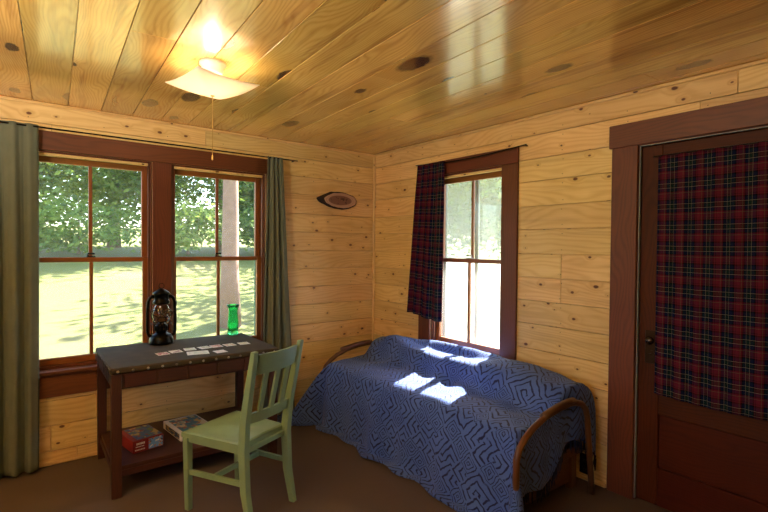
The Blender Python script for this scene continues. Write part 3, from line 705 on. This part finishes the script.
# ---------------------------------------------------------------- green chair
def chair():
    r = empty('chair', (-1.826, -1.18, 0), rz=.41, label='sage green painted wooden slat-back chair drawn up to the desk', cat='chair')
    wf, wr, d, h, Hb = .190, .160, .19, .43, .917
    # seat: trapezoid with a scooped top
    def seat(s, t):
        y = -d-.005+(2*d+.03)*t; w = (wr+.012)*(1-t)+(wf+.012)*t
        x = (s-.5)*2*w; e = max(abs(s-.5)*2, abs(t-.5)*2)
        z = h-.016*math.exp(-((abs(x)-.09)/.07)**2)*math.exp(-((t-.42)/.28)**2)-(.006 if e > .97 else 0)
        if t < .001: y -= -.02*math.cos(PI*(s-.5))*.4
        return Vector((x, y, z))
    mb = MB(); mb.grid(seat, 28, 24)
    def edge(zz):
        return [(-wr-.012, -d-.005, zz), (wr+.012, -d-.005, zz), (wf+.012, d+.025, zz), (-wf-.012, d+.025, zz)]
    lo, up_ = edge(h-.03), edge(h-.006)
    for k in range(4): mb.face([lo[k], lo[(k+1) % 4], up_[(k+1) % 4], up_[k]])
    mb.face(lo[::-1]); mb.build('seat', GREENP, r)
    def bar(nm, p, q, wx, wy, taper=1., par=r):
        p, q = Vector(p), Vector(q); m_ = MB()
        def ring(c, k): return [c+Vector((sx*wx*k, sy*wy*k, 0)) for sx, sy in ((-1, -1), (1, -1), (1, 1), (-1, 1))]
        a_, b_ = ring(p, 1), ring(q, taper)
        for k in range(4): m_.face([a_[k], a_[(k+1) % 4], b_[(k+1) % 4], b_[k]])
        m_.face(a_[::-1]); m_.face(b_)
        o = m_.build(nm, GREENP, par, merge=True); bv = o.modifiers.new('bevel', 'BEVEL'); bv.width = .004; bv.segments = 2
        return o
    for sx in (-1, 1):
        bar('front_leg', (sx*(wf-.008), d, h-.031), (sx*(wf-.008), d-.01, .0005), .019, .019, .8)
    # rear posts: one bent piece from floor to top
    for sx in (-1, 1):
        m_ = MB(); keys = [(-d-.07, .0005, .015, .017), (-d-.03, .18, .018, .021), (-d-.016, .40, .019, .024), (-d-.03, .55, .018, .022), (-d-.07, .75, .017, .018), (-d-.105, Hb, .015, .013)]
        rings = [[Vector((sx*(wr+.004+.016*max(0, z-.43)/.47)+a_*w_, y+b_*dp, z)) for a_, b_ in ((-1, -1), (1, -1), (1, 1), (-1, 1))] for y, z, w_, dp in keys]
        for i in range(len(rings)-1):
            for k in range(4): m_.face([rings[i][k], rings[i][(k+1) % 4], rings[i+1][(k+1) % 4], rings[i+1][k]])
        m_.face(rings[0][::-1]); m_.face(rings[-1])
        o = m_.build('rear_post', GREENP, r, merge=True); bv = o.modifiers.new('bevel', 'BEVEL'); bv.width = .004; bv.segments = 2
        g = MB(); g.lathe([(.014, 0), (.014, .005), (0, .006)], (sx*(wr+.004), -d-.07, .0002), 12); g.build('glide', BLACKP, o)
    def yb(z):
        ks = [(-d-.016, .40), (-d-.03, .55), (-d-.07, .75), (-d-.105, Hb)]
        for (y0, z0), (y1, z1) in zip(ks, ks[1:]):
            if z <= z1: return y0+(y1-y0)*(z-z0)/(z1-z0)
        return ks[-1][0]
    def rail(nm, z0, z1, bow, th):
        m_ = MB(); N = 14
        for side in (0, 1):
            m_.grid(lambda s, t, side=side: Vector(((s-.5)*2*(wr-.012), yb(z0+(z1-z0)*t)+(-th if side else th)-bow*math.cos(PI*(s-.5)), z0+(z1-z0)*t)), N, 3)
        for t0 in (0, 1):
            z = z1 if t0 else z0
            m_.grid(lambda s, t, z=z: Vector(((s-.5)*2*(wr-.012), yb(z)+(t*2-1)*th-bow*math.cos(PI*(s-.5)), z)), N, 1)
        m_.build(nm, GREENP, r, merge=True)
    rail('top_rail', .79, .895, .02, .009); rail('lower_rail', .53, .585, .015, .009)
    for x in (-.082, 0, .082):
        m_ = MB()
        z0, z1 = .583, .792; c = lambda z, b_: yb(z)-b_*math.cos(PI*x/(2*wr))
        A_ = [Vector((x+a_, c(z0, .015)+b_, z0)) for a_, b_ in ((-.016, -.006), (.016, -.006), (.016, .006), (-.016, .006))]
        B_ = [Vector((x+a_, c(z1, .02)+b_, z1)) for a_, b_ in ((-.016, -.006), (.016, -.006), (.016, .006), (-.016, .006))]
        for k in range(4): m_.face([A_[k], A_[(k+1) % 4], B_[(k+1) % 4], B_[k]])
        m_.build('back_slat', GREENP, r)
    # aprons
    for sx in (-1, 1):
        m_ = MB(); p = Vector((sx*(wr+.002), -d+.012, 0)); q = Vector((sx*(wf-.008), d-.02, 0)); nrm = Vector((.009, 0, 0))
        def side(s, t, z0=.36): 
            c_ = p.lerp(q, s); zl = z0+.0*s; return c_, zl
        P8 = []
        for z in (.375, h-.031):
            P8.append([p-nrm+Vector((0, 0, z)), p+nrm+Vector((0, 0, z)), q+nrm+Vector((0, 0, z)), q-nrm+Vector((0, 0, z))])
        for k in range(4): m_.face([P8[0][k], P8[0][(k+1) % 4], P8[1][(k+1) % 4], P8[1][k]])
        m_.face(P8[0][::-1]); m_.build('side_apron', GREENP, r, merge=True)
        s1 = Vector((sx*(wr+.006), -d-.022, .225)); s2 = Vector((sx*(wf-.008), d-.006, .21))
        m_ = MB(); P8 = []
        for z in (-.013, .013):
            P8.append([s1+Vector((-.008, 0, z)), s1+Vector((.008, 0, z)), s2+Vector((.008, 0, z)), s2+Vector((-.008, 0, z))])
        for k in range(4): m_.face([P8[0][k], P8[0][(k+1) % 4], P8[1][(k+1) % 4], P8[1][k]])
        m_.face(P8[0][::-1]); m_.face(P8[1]); m_.build('side_stretcher', GREENP, r, merge=True)
    MB().box((-wf+.02, d-.012, .375), (wf-.02, d+.008, h-.031)).build('front_apron', GREENP, r)
    MB().box((-wr+.012, -d-.022, .375), (wr-.012, -d-.004, h-.031)).build('rear_apron', GREENP, r)
    MB().box((-(wf+wr)/2+.014, -.01, .205), ((wf+wr)/2-.014, .008, .23)).build('cross_stretcher', GREENP, r)
chair()

# ---------------------------------------------------------------- daybed
BY0, BY1 = -2.30, -.44           # near and far ends
db = empty('daybed', (-.48, -1.38, 0), label='daybed with curved wooden arms along the right-hand wall', cat='daybed'); L0 = db.location.copy()
def dsub(mb, nm, mat, par=db, **k):
    o = mb.build(nm, mat, par, **k)
    if par is db: o.location = -L0
    return o
mb = MB(); mb.box((-.77, BY0+.07, .28), (-.06, BY1-.03, .455), bevel=.04); dsub(mb, 'mattress', MATT, smooth=False)
mb = MB()
for x in (-.76, -.1): mb.box((x-.02, BY0+.055, .20), (x+.02, BY1-.005, .26), bevel=.003)
for y in (BY0+.055, BY1-.095): mb.box((-.74, y, .20), (-.12, y+.04, .26), bevel=.003)
for i in range(7): y = BY0+.15+i*.26; mb.box((-.74, y, .262), (-.12, y+.06, .276))
dsub(mb, 'base_frame', ARMW)
for y in (BY0-.038, BY1+.025):
    pts = [(-.862, .30), (-.862, .42), (-.84, .47), (-.79, .515), (-.72, .553), (-.62, .585), (-.50, .604), (-.38, .612), (-.28, .606), (-.21, .585), (-.165, .545), (-.145, .49), (-.135, .40), (-.13, .0008)]
    pts = [(-.83, .0008), (-.85, .15)]+pts
    far = y > -1
    pts = [((x+(.045 if far else 0)*(-x/.86) if x < -.3 else (x-.05 if not far else x)), z-(.028 if not far else .01)) if z > .01 else (x, z) for x, z in pts]
    dense = []
    for (x0, z0), (x1, z1) in zip(pts, pts[1:]):
        for k in range(3): dense.append((x0+(x1-x0)*k/3, y, z0+(z1-z0)*k/3))
    dense.append((pts[-1][0], y, pts[-1][1]))
    a_ = dsub(MB().tube(dense, .017, 12), 'arm', ARMW, smooth=True)
    p2 = [(-.64, y, .586), (-.6, y, .595), (-.50, y, .611), (-.40, y, .618), (-.35, y, .618)]; p2 = [(x, y_, z-(.024 if not far else .006)) for x, y_, z in p2]
    MB().tube(p2, .021, 12, flat=.9).build('armrest', ARMW, a_, smooth=True)
for y in (BY0+.06, BY1-.10):
    for x in (-.74, -.16):
        mb = MB(); mb.box((x-.03, y, .0005), (x+.03, y+.04, .199), bevel=.004); dsub(mb, 'leg', ARMW)
mb = MB(); mb.box((-.70, BY0+.065, .05), (-.2, BY0+.08, .198), bevel=.003); dsub(mb, 'end_board', ARMW)

# ---------------------------------------------------------------- bedspread
prof = [(.028, .47), (.034, .56), (.06, .625), (.12, .668), (.20, .685), (.28, .682), (.335, .66), (.375, .61), (.405, .55), (.44, .516), (.50, .507), (.60, .505), (.70, .502), (.765, .492), (.80, .472)]
def smoothp(pts, n):
    out = []
    m_ = len(pts)
    for i in range(m_-1):
        p0 = pts[max(i-1, 0)]; p1 = pts[i]; p2 = pts[i+1]; p3 = pts[min(i+2, m_-1)]
        for k in range(n):
            t = k/n
            out.append(tuple(.5*((2*b)+(-a+c)*t+(2*a-5*b+4*c-d_)*t*t+(-a+3*b-3*c+d_)*t**3) for a, b, c, d_ in zip(p0, p1, p2, p3)))
    out.append(pts[-1]); return out
ALT = smoothp([(0, .45), (.034, .56), (.06, .635), (.10, .688), (.135, .672), (.175, .632), (.23, .63), (.30, .642), (.342, .632), (.378, .585), (.41, .54), (.46, .513)], 4)
PR = smoothp(prof, 5); SL = [0]
for (a0_, b0_), (a1_, b1_) in zip(PR, PR[1:]): SL.append(SL[-1]+math.hypot(a1_-a0_, b1_-b0_))
SE = SL[-1]; FR = .515            # arc length on top; length of the front drop
YN, YF = BY0+.015, BY1-.005            # cloth folds over here
NEARD, FARD = .36, .68
def cl_pos(s, yy):
    """s: arc length from the wall; yy: position along the bed, beyond YN / YF it hangs"""
    b = max(0, YN-yy) if yy < YN else max(0, yy-YF); sg = -1 if yy < YN else 1
    yc = min(max(yy, YN), YF)
    if s <= SE:
        i = 0
        while i < len(SL)-2 and SL[i+1] < s: i += 1
        t = (s-SL[i])/(SL[i+1]-SL[i]); d_ = PR[i][0]+(PR[i+1][0]-PR[i][0])*t; z = PR[i][1]+(PR[i+1][1]-PR[i][1])*t
        a = 0
    else: d_, z, a = .80, .472, s-SE
    hump = max(0, min(1, (z-.51)/.12)) if d_ < .5 else 0
    n1 = noise.noise(Vector((d_*3.2, yc*2.4, 0))); n2 = noise.noise(Vector((d_*9, yc*6, 4.)))
    if a == 0:
        z += hump*(.03*n1+.014*n2)+(.008*n1+.006*n2)*(1-hump)
        z -= hump*.04*math.exp(-((yc-YN)/.12)**2)+hump*.045*math.exp(-((yc-YF)/.16)**2)
        z += .012*hump*math.sin(yc*7.)
        d_ += .03*noise.noise(Vector((yc*2.2, 7, 1)))*math.exp(-((d_-.38)/.12)**2)
        d_ += .06*math.exp(-((d_-.40)/.11)**2)/(1+math.exp((yc+1.75)/.1))
        wy = math.exp(-((yc+1.22)/.42)**4)
        if d_ < .46 and wy > .01:
            for (da, za), (db_, zb) in zip(ALT, ALT[1:]):
                if da <= d_ <= db_: z = z*(1-wy)+wy*(za+(zb-za)*(d_-da)/(db_-da)+.006*n2); break
        z += .010*math.exp(-((d_-.46)/.10)**2)*math.sin(yc*22+3*n1)
    hyp = math.hypot(a, b)
    if hyp > 0:
        ca, cb = a/hyp, b/hyp
        kk = .30 if sg < 0 else .5
        k_ = (.07*ca*ca+(.05 if sg > 0 else -.03)*cb*cb)+kk*(2*ca*cb)**1.2*(1 if b else 0)
        bulge = (.018*ca+(.03 if sg > 0 else .018)*cb)*(1-math.exp(-hyp/.05))
        drop = hyp*math.sqrt(max(0, 1-k_*k_)); out = k_*hyp+bulge
        w_ = min(1, hyp/.5)
        fold = .024*w_*(math.sin(yc*9+2*n1)+.6*math.sin(yc*21+1.))*ca + .012*w_*math.sin(d_*34)*cb
        zz = z-drop-.01*(1-math.exp(-hyp/.04)); 
        if zz < .012+.006*(1+math.sin(yc*30)): 
            fl = .012+.006*(1+math.sin(yc*30)); out += (fl-zz)*.9; zz = fl
        out += fold
        d_ += out*ca; y = yc+sg*out*cb; z = zz
    else: y = yc
    return Vector((-d_, y, z))
NU, NV = 150, 190
def fs(s, t):
    ss = s*(SE+FR); y0 = YN-(.29+.08*ss/SE+.025*math.sin(ss*11)+.02*math.sin(ss*5+1)); y1 = YF+FARD
    return ss, y0+(y1-y0)*t
mb = MB(); mb.grid(lambda s, t: cl_pos(*fs(s, t)), NU, NV, lambda s, t: (fs(s, t)[0], fs(s, t)[1]))
bs = mb.build('bedspread', MAZE, smooth=True, solid=.004); tag(bs, 'indigo blue bedspread with maze pattern draped over the daybed and its cushions', 'bedspread')
mb = MB()
for i in range(34):
    s = (.02+.66*i/33); ss, y0 = fs(s, 0); p = cl_pos(ss, y0)
    for k in range(3):
        L = random.uniform(.04, .075); q = p+Vector((random.uniform(-.012, .012), random.uniform(-.006, .004), 0))
        e = q+Vector((random.uniform(-.012, .012), random.uniform(-.006, .006), -L)); e.z = max(e.z, .004)
        mb.tube([q, q.lerp(e, .5)+Vector((random.uniform(-.004, .004), 0, 0)), e], [.003, .0035, .002], 5)
mb.build('fringe', FUR, bs)

# ---------------------------------------------------------------- wall plaque (slice of a trunk)
t = NT('slice_face'); tc = t.n('TexCoord').outputs['Object']; x, y, z = t.sep(tc)
rr_ = t.math('SQRT', t.math('ADD', t.math('POWER', t.math('DIVIDE', x, .17), 2.), t.math('POWER', t.math('DIVIDE', z, .06), 2.)))
ring = t.math('SINE', t.math('MULTIPLY', t.math('ADD', rr_, t.math('MULTIPLY', t.noise(tc, 18, 2), .3)), 38.))
c = t.mix(t.step(rr_, .68, .8), rgb('8a6250'), rgb('c4a088')); c = t.mix(t.math('MULTIPLY', t.math('MULTIPLY_ADD', ring, .5, .5), .25), c, rgb('5a3a2c'))
mark = t.math('MULTIPLY', t.step(t.noise(tc, 38, 3), .54, .6), t.math('SUBTRACT', 1., t.step(rr_, .5, .72)))
c = t.mix(t.math('MULTIPLY', mark, .8), c, rgb('3a2620')); t.put(t.b.inputs['Base Color'], c); t.b.inputs['Roughness'].default_value = .5
BARK = plain('dark_bark', rgb('34241c'), .85, 0, .4, 60, .8)
pq = empty('wood_slice_plaque', (-.415, -.001, 1.872), label='oval bark-edged wood slice plaque on the back wall', cat='plaque')
def outl(a, k, tip):
    x = .19*math.cos(a)*k; zz = .078*math.sin(a)*k
    if math.cos(a) < -.6: x -= tip*(abs(math.cos(a))-.6)*.12; zz *= 1-.8*(abs(math.cos(a))-.6)*tip
    n_ = noise.noise(Vector((math.cos(a)*3, math.sin(a)*3, k))); return (x*(1+.03*n_), zz*(1+.10*n_))
N = 56; mb = MB()
prev = None
for (k, yy, tp) in ((.98, -.001, 1), (1.03, -.012, 1), (.95, -.022, 1), (.88, -.026, .3)):
    ringp = [Vector((outl(2*PI*i/N, k, tp)[0]+(.0 if tp == 1 else .012), yy, outl(2*PI*i/N, k, tp)[1])) for i in range(N)]
    if prev:
        for i in range(N): mb.face([prev[i], prev[(i+1) % N], ringp[(i+1) % N], ringp[i]])
    prev = ringp
mb.build('bark_edge', BARK, pq, merge=True)
mb = MB(); mb.face([p+Vector((0, -.0004, 0)) for p in prev][::-1]); mb.face([p+Vector((0, .003, 0)) for p in prev])
for i in range(N): mb.face([prev[i]+Vector((0, -.0004, 0)), prev[(i+1) % N]+Vector((0, -.0004, 0)), prev[(i+1) % N]+Vector((0, .003, 0)), prev[i]+Vector((0, .003, 0))])
mb.build('polished_face', t.m, pq)
# ---------------------------------------------------------------- outlet
ot = empty('wall_outlet', (-.001, -2.228, .10), label='black electrical outlet low on the right wall behind the daybed', cat='outlet')
mb = MB(); mb.box((-.008, -.04, -.062), (0, .04, .062), bevel=.003); mb.build('cover_plate', BLACKP, ot)
for z in (-.028, .028):
    mb = MB(); mb.box((-.012, -.018, z-.016), (-.0085, .018, z+.016), bevel=.003)
    o = mb.build('socket', plain('dark_socket', rgb('1c1a1a'), .3), ot)
    mb = MB()
    for y in (-.007, .007): mb.box((-.0127, y-.0012, z-.005), (-.0121, y+.0012, z+.005))
    mb.build('slot', STEEL, o)

# ---------------------------------------------------------------- outdoors
def gz(x, y):
    e = max(0, y-2.0); return -.5+(.15*e if e < 11 else 1.65+.05*(min(e, 60)-11))
t = NT('lawn_grass'); tc = t.n('TexCoord').outputs['Object']
n1 = t.noise(tc, .5, 4); n2 = t.noise(tc, 60, 4, .7); n3 = t.noise(tc, 3, 3)
c = t.mix(n2, rgb('48561e'), rgb('98984a')); c = t.mix(t.step(n1, .45, .65), c, rgb('7c7444')); c = t.mix(t.math('MULTIPLY', n3, .4), c, rgb('70783a'))
t.put(t.b.inputs['Base Color'], c); t.b.inputs['Roughness'].default_value = .9; t.bump(n2, 1, .05)
mb = MB()
mb.grid(lambda s, q: Vector((-30+90*s, -30+90*q, gz(-30+90*s, -30+90*q))), 60, 90)
o = mb.build('ground', t.m, smooth=True); S(o)
mb = MB(); mb.box((X0-TH+.01, Y0-TH+.01, -.499), (TH-.01, TH-.01, -.061)); S(mb.build('foundation', plain('foundation_stone', rgb('77736a'), .9)))

def leafmat(nm, a, b):
    t = NT(nm); at = t.n('Attribute', attribute_name='rnd').outputs['Fac']
    c = t.mix(at, a, b); t.put(t.b.inputs['Base Color'], c); t.b.inputs['Roughness'].default_value = .55
    tr = t.n('BsdfTranslucent'); t.put(tr.inputs[0], t.mix(.5, c, (.35, .5, .08, 1))); mx = t.n('MixShader'); mx.inputs[0].default_value = .45
    t.t.links.new(t.b.outputs[0], mx.inputs[1]); t.t.links.new(tr.outputs[0], mx.inputs[2]); t.t.links.new(mx.outputs[0], t.out.inputs[0]); return t.m
LEAF = [leafmat('dark_leaves', rgb('2c4a22'), rgb('5c7c3c')), leafmat('mid_leaves', rgb('44682c'), rgb('86a04c')), leafmat('pale_leaves', rgb('6c8a44'), rgb('b4bc74'))]
BK = plain('trunk_bark', rgb('8a7466'), .9, 0, .35, 14, .8); BKP = plain('pale_trunk_bark', rgb('86685a'), .9, 0, .25, 10, .6)
def tree(nm, x, y, h, cr, ch, nl, kind, label, cat='tree', trunk=.12, bark=BK, leaf=.13, cz=None, lean=0., seed=0):
    rg = random.Random(seed); z0 = gz(x, y); r = empty(nm, (x, y, z0)); tag(r, label, cat, 'trees and shrubs around the lawn')
    mb = MB(); P_ = [(lean*(q/8)**1.3*h*.1, .02*math.sin(q*1.7+seed), -.05+h*.92*q/8) for q in range(9)]
    mb.tube(P_, [trunk*(1-.08*q)+(.04 if q == 0 else 0) for q in range(9)], 12)
    cz = cz if cz is not None else h-ch*.5
    for k in range(6 if h > 2 else 3):
        a = rg.uniform(0, 2*PI); zb = cz-ch*rg.uniform(.0, .4); l_ = cr*rg.uniform(.5, .85)
        mb.tube([(0, 0, max(.1, zb-.2)), (l_*.5*math.cos(a), l_*.5*math.sin(a), zb+.15*ch), (l_*math.cos(a), l_*math.sin(a), zb+.3*ch)], [trunk*.4, trunk*.25, trunk*.1], 6)
    mb.build('trunk' if h > 2 else 'stem', bark, r, smooth=True)
    mb = MB(); cl_ = [(rg.uniform(-1, 1), rg.uniform(-1, 1), rg.uniform(-1, 1)) for _ in range(26)]
    for i in range(nl):
        c_ = cl_[rg.randrange(26)]; v_ = Vector(c_); 
        if v_.length > 1: v_.normalize()
        q = Vector((rg.gauss(0, .22), rg.gauss(0, .22), rg.gauss(0, .17)))
        p = Vector(((v_.x*.8+q.x)*cr, (v_.y*.8+q.y)*cr, cz+(v_.z*.42+q.z*.5)*ch))
        if p.z < .03: p.z = rg.uniform(.03, .3)
        s_ = leaf*rg.uniform(.6, 1.2); a = Vector((rg.gauss(0, 1), rg.gauss(0, 1), rg.gauss(0, .6))).normalized(); b = a.cross(Vector((rg.gauss(0, 1), rg.gauss(0, 1), rg.gauss(0, 1)))).normalized()
        mb.face([p-a*s_, p-b*s_*.45, p+a*s_, p+b*s_*.45], None, rg.random())
    mb.build('foliage', LEAF[kind], r)
# seen through the double window
tree('tree', -3.2, 15, 9, 3.2, 6.5, 20000, 0, 'dense dark tree beyond the lawn, at the left edge of the left window', trunk=.22, seed=1, cz=4.6)
tree('tree', .3, 17, 9, 3.4, 6.8, 20000, 1, 'mid-green tree beyond the lawn behind the middle of the left window', trunk=.22, seed=2, cz=4.4)
tree('tree', 3.8, 15, 8.5, 3., 6.2, 18000, 0, 'dark tree beyond the lawn seen at the left of the right window pane', trunk=.2, seed=3, cz=4.2)
tree('tree', 7.2, 16, 9, 3.2, 6.6, 18000, 2, 'pale green tree beyond the lawn at the right of the right window', trunk=.2, seed=4, cz=4.2)
tree('tree', -6.8, 17, 9, 3.4, 6.6, 5000, 1, 'mid-green tree hidden left of the left window', trunk=.2, seed=5, cz=4.4)
tree('tree', 10.8, 15, 9, 3.2, 6.6, 5000, 0, 'dark tree far right beyond the lawn', trunk=.2, seed=6, cz=4.4)
tree('tree', .40, 5.0, 9, 2.6, 3.2, 3500, 1, 'tree with straight pale bare trunk close outside the right window', trunk=.175, bark=BKP, seed=7, cz=7.3)
tree('tree', 8.2, 7.6, 8, 2.4, 5, 1500, 1, 'thin-leaved tree right of the lawn, nearest the house', trunk=.13, seed=51, cz=5)
tree('tree', 9.6, 11.2, 8.5, 2.5, 5, 1700, 2, 'thin-leaved pale tree right of the lawn, farther from the house', trunk=.13, seed=52, cz=5.2)
tree('tree', 5.6, 8.6, 7.5, 1.8, 3.6, 350, 1, 'slender tree right of the lawn, just outside the view of the right window', trunk=.1, seed=53, cz=5.2)
for i, (x, y, k, lab) in enumerate(((-1.2, 13.2, 1, 'low green shrub at the lawn edge behind the left window'), (1.9, 13.0, 2, 'low pale shrub at the lawn edge left of the pale trunk'), (4.9, 12.6, 1, 'low green shrub at the lawn edge right of the pale trunk'))):
    tree('shrub', x, y, 1.8, 1.5, 1.7, 3000, k, lab, 'shrub', trunk=.04, leaf=.1, cz=.9, seed=20+i)
tree('shrub', 1.35, 4.1, .9, .55, .9, 1500, 2, 'bright low shrub just outside the right window, behind the vase', 'shrub', trunk=.02, leaf=.06, cz=.45, seed=31)
# beyond the small window
tree('tree', 12.5, 6.5, 6.5, 3.2, 6., 20000, 1, 'broad tree standing beyond the small right-hand window', trunk=.2, seed=41, cz=3.2)
tree('tree', 13, 12, 7, 3.4, 6., 20000, 0, 'dark tree beyond the small window, left of the broad tree', trunk=.2, seed=42, cz=3.4)
tree('shrub', 14, 2.2, 3.2, 2.4, 3.4, 5000, 2, 'pale shrub beyond the small window at its right edge', 'shrub', trunk=.05, leaf=.12, cz=1.2, seed=43)
bn = empty('garden_bin', (1.95, 9.3, gz(1.95, 9.3)), label='small turquoise bin far out on the lawn, seen through the right window', cat='bin')
mb = MB(); mb.lathe([(0, .001), (.09, .001), (.12, .16), (.125, .17), (.125, .18), (.11, .18), (.08, .02), (0, .02)], (0, 0, 0), 24); mb.build('tub', plain('turquoise_plastic', rgb('3fb4b8'), .4), bn, smooth=True)
mb = MB(); mb.lathe([(.127, .182), (.13, .19), (.05, .21), (0, .212)], (0, 0, 0), 24); mb.build('lid', plain('turquoise_lid', rgb('54c4c4'), .4), bn, smooth=True)
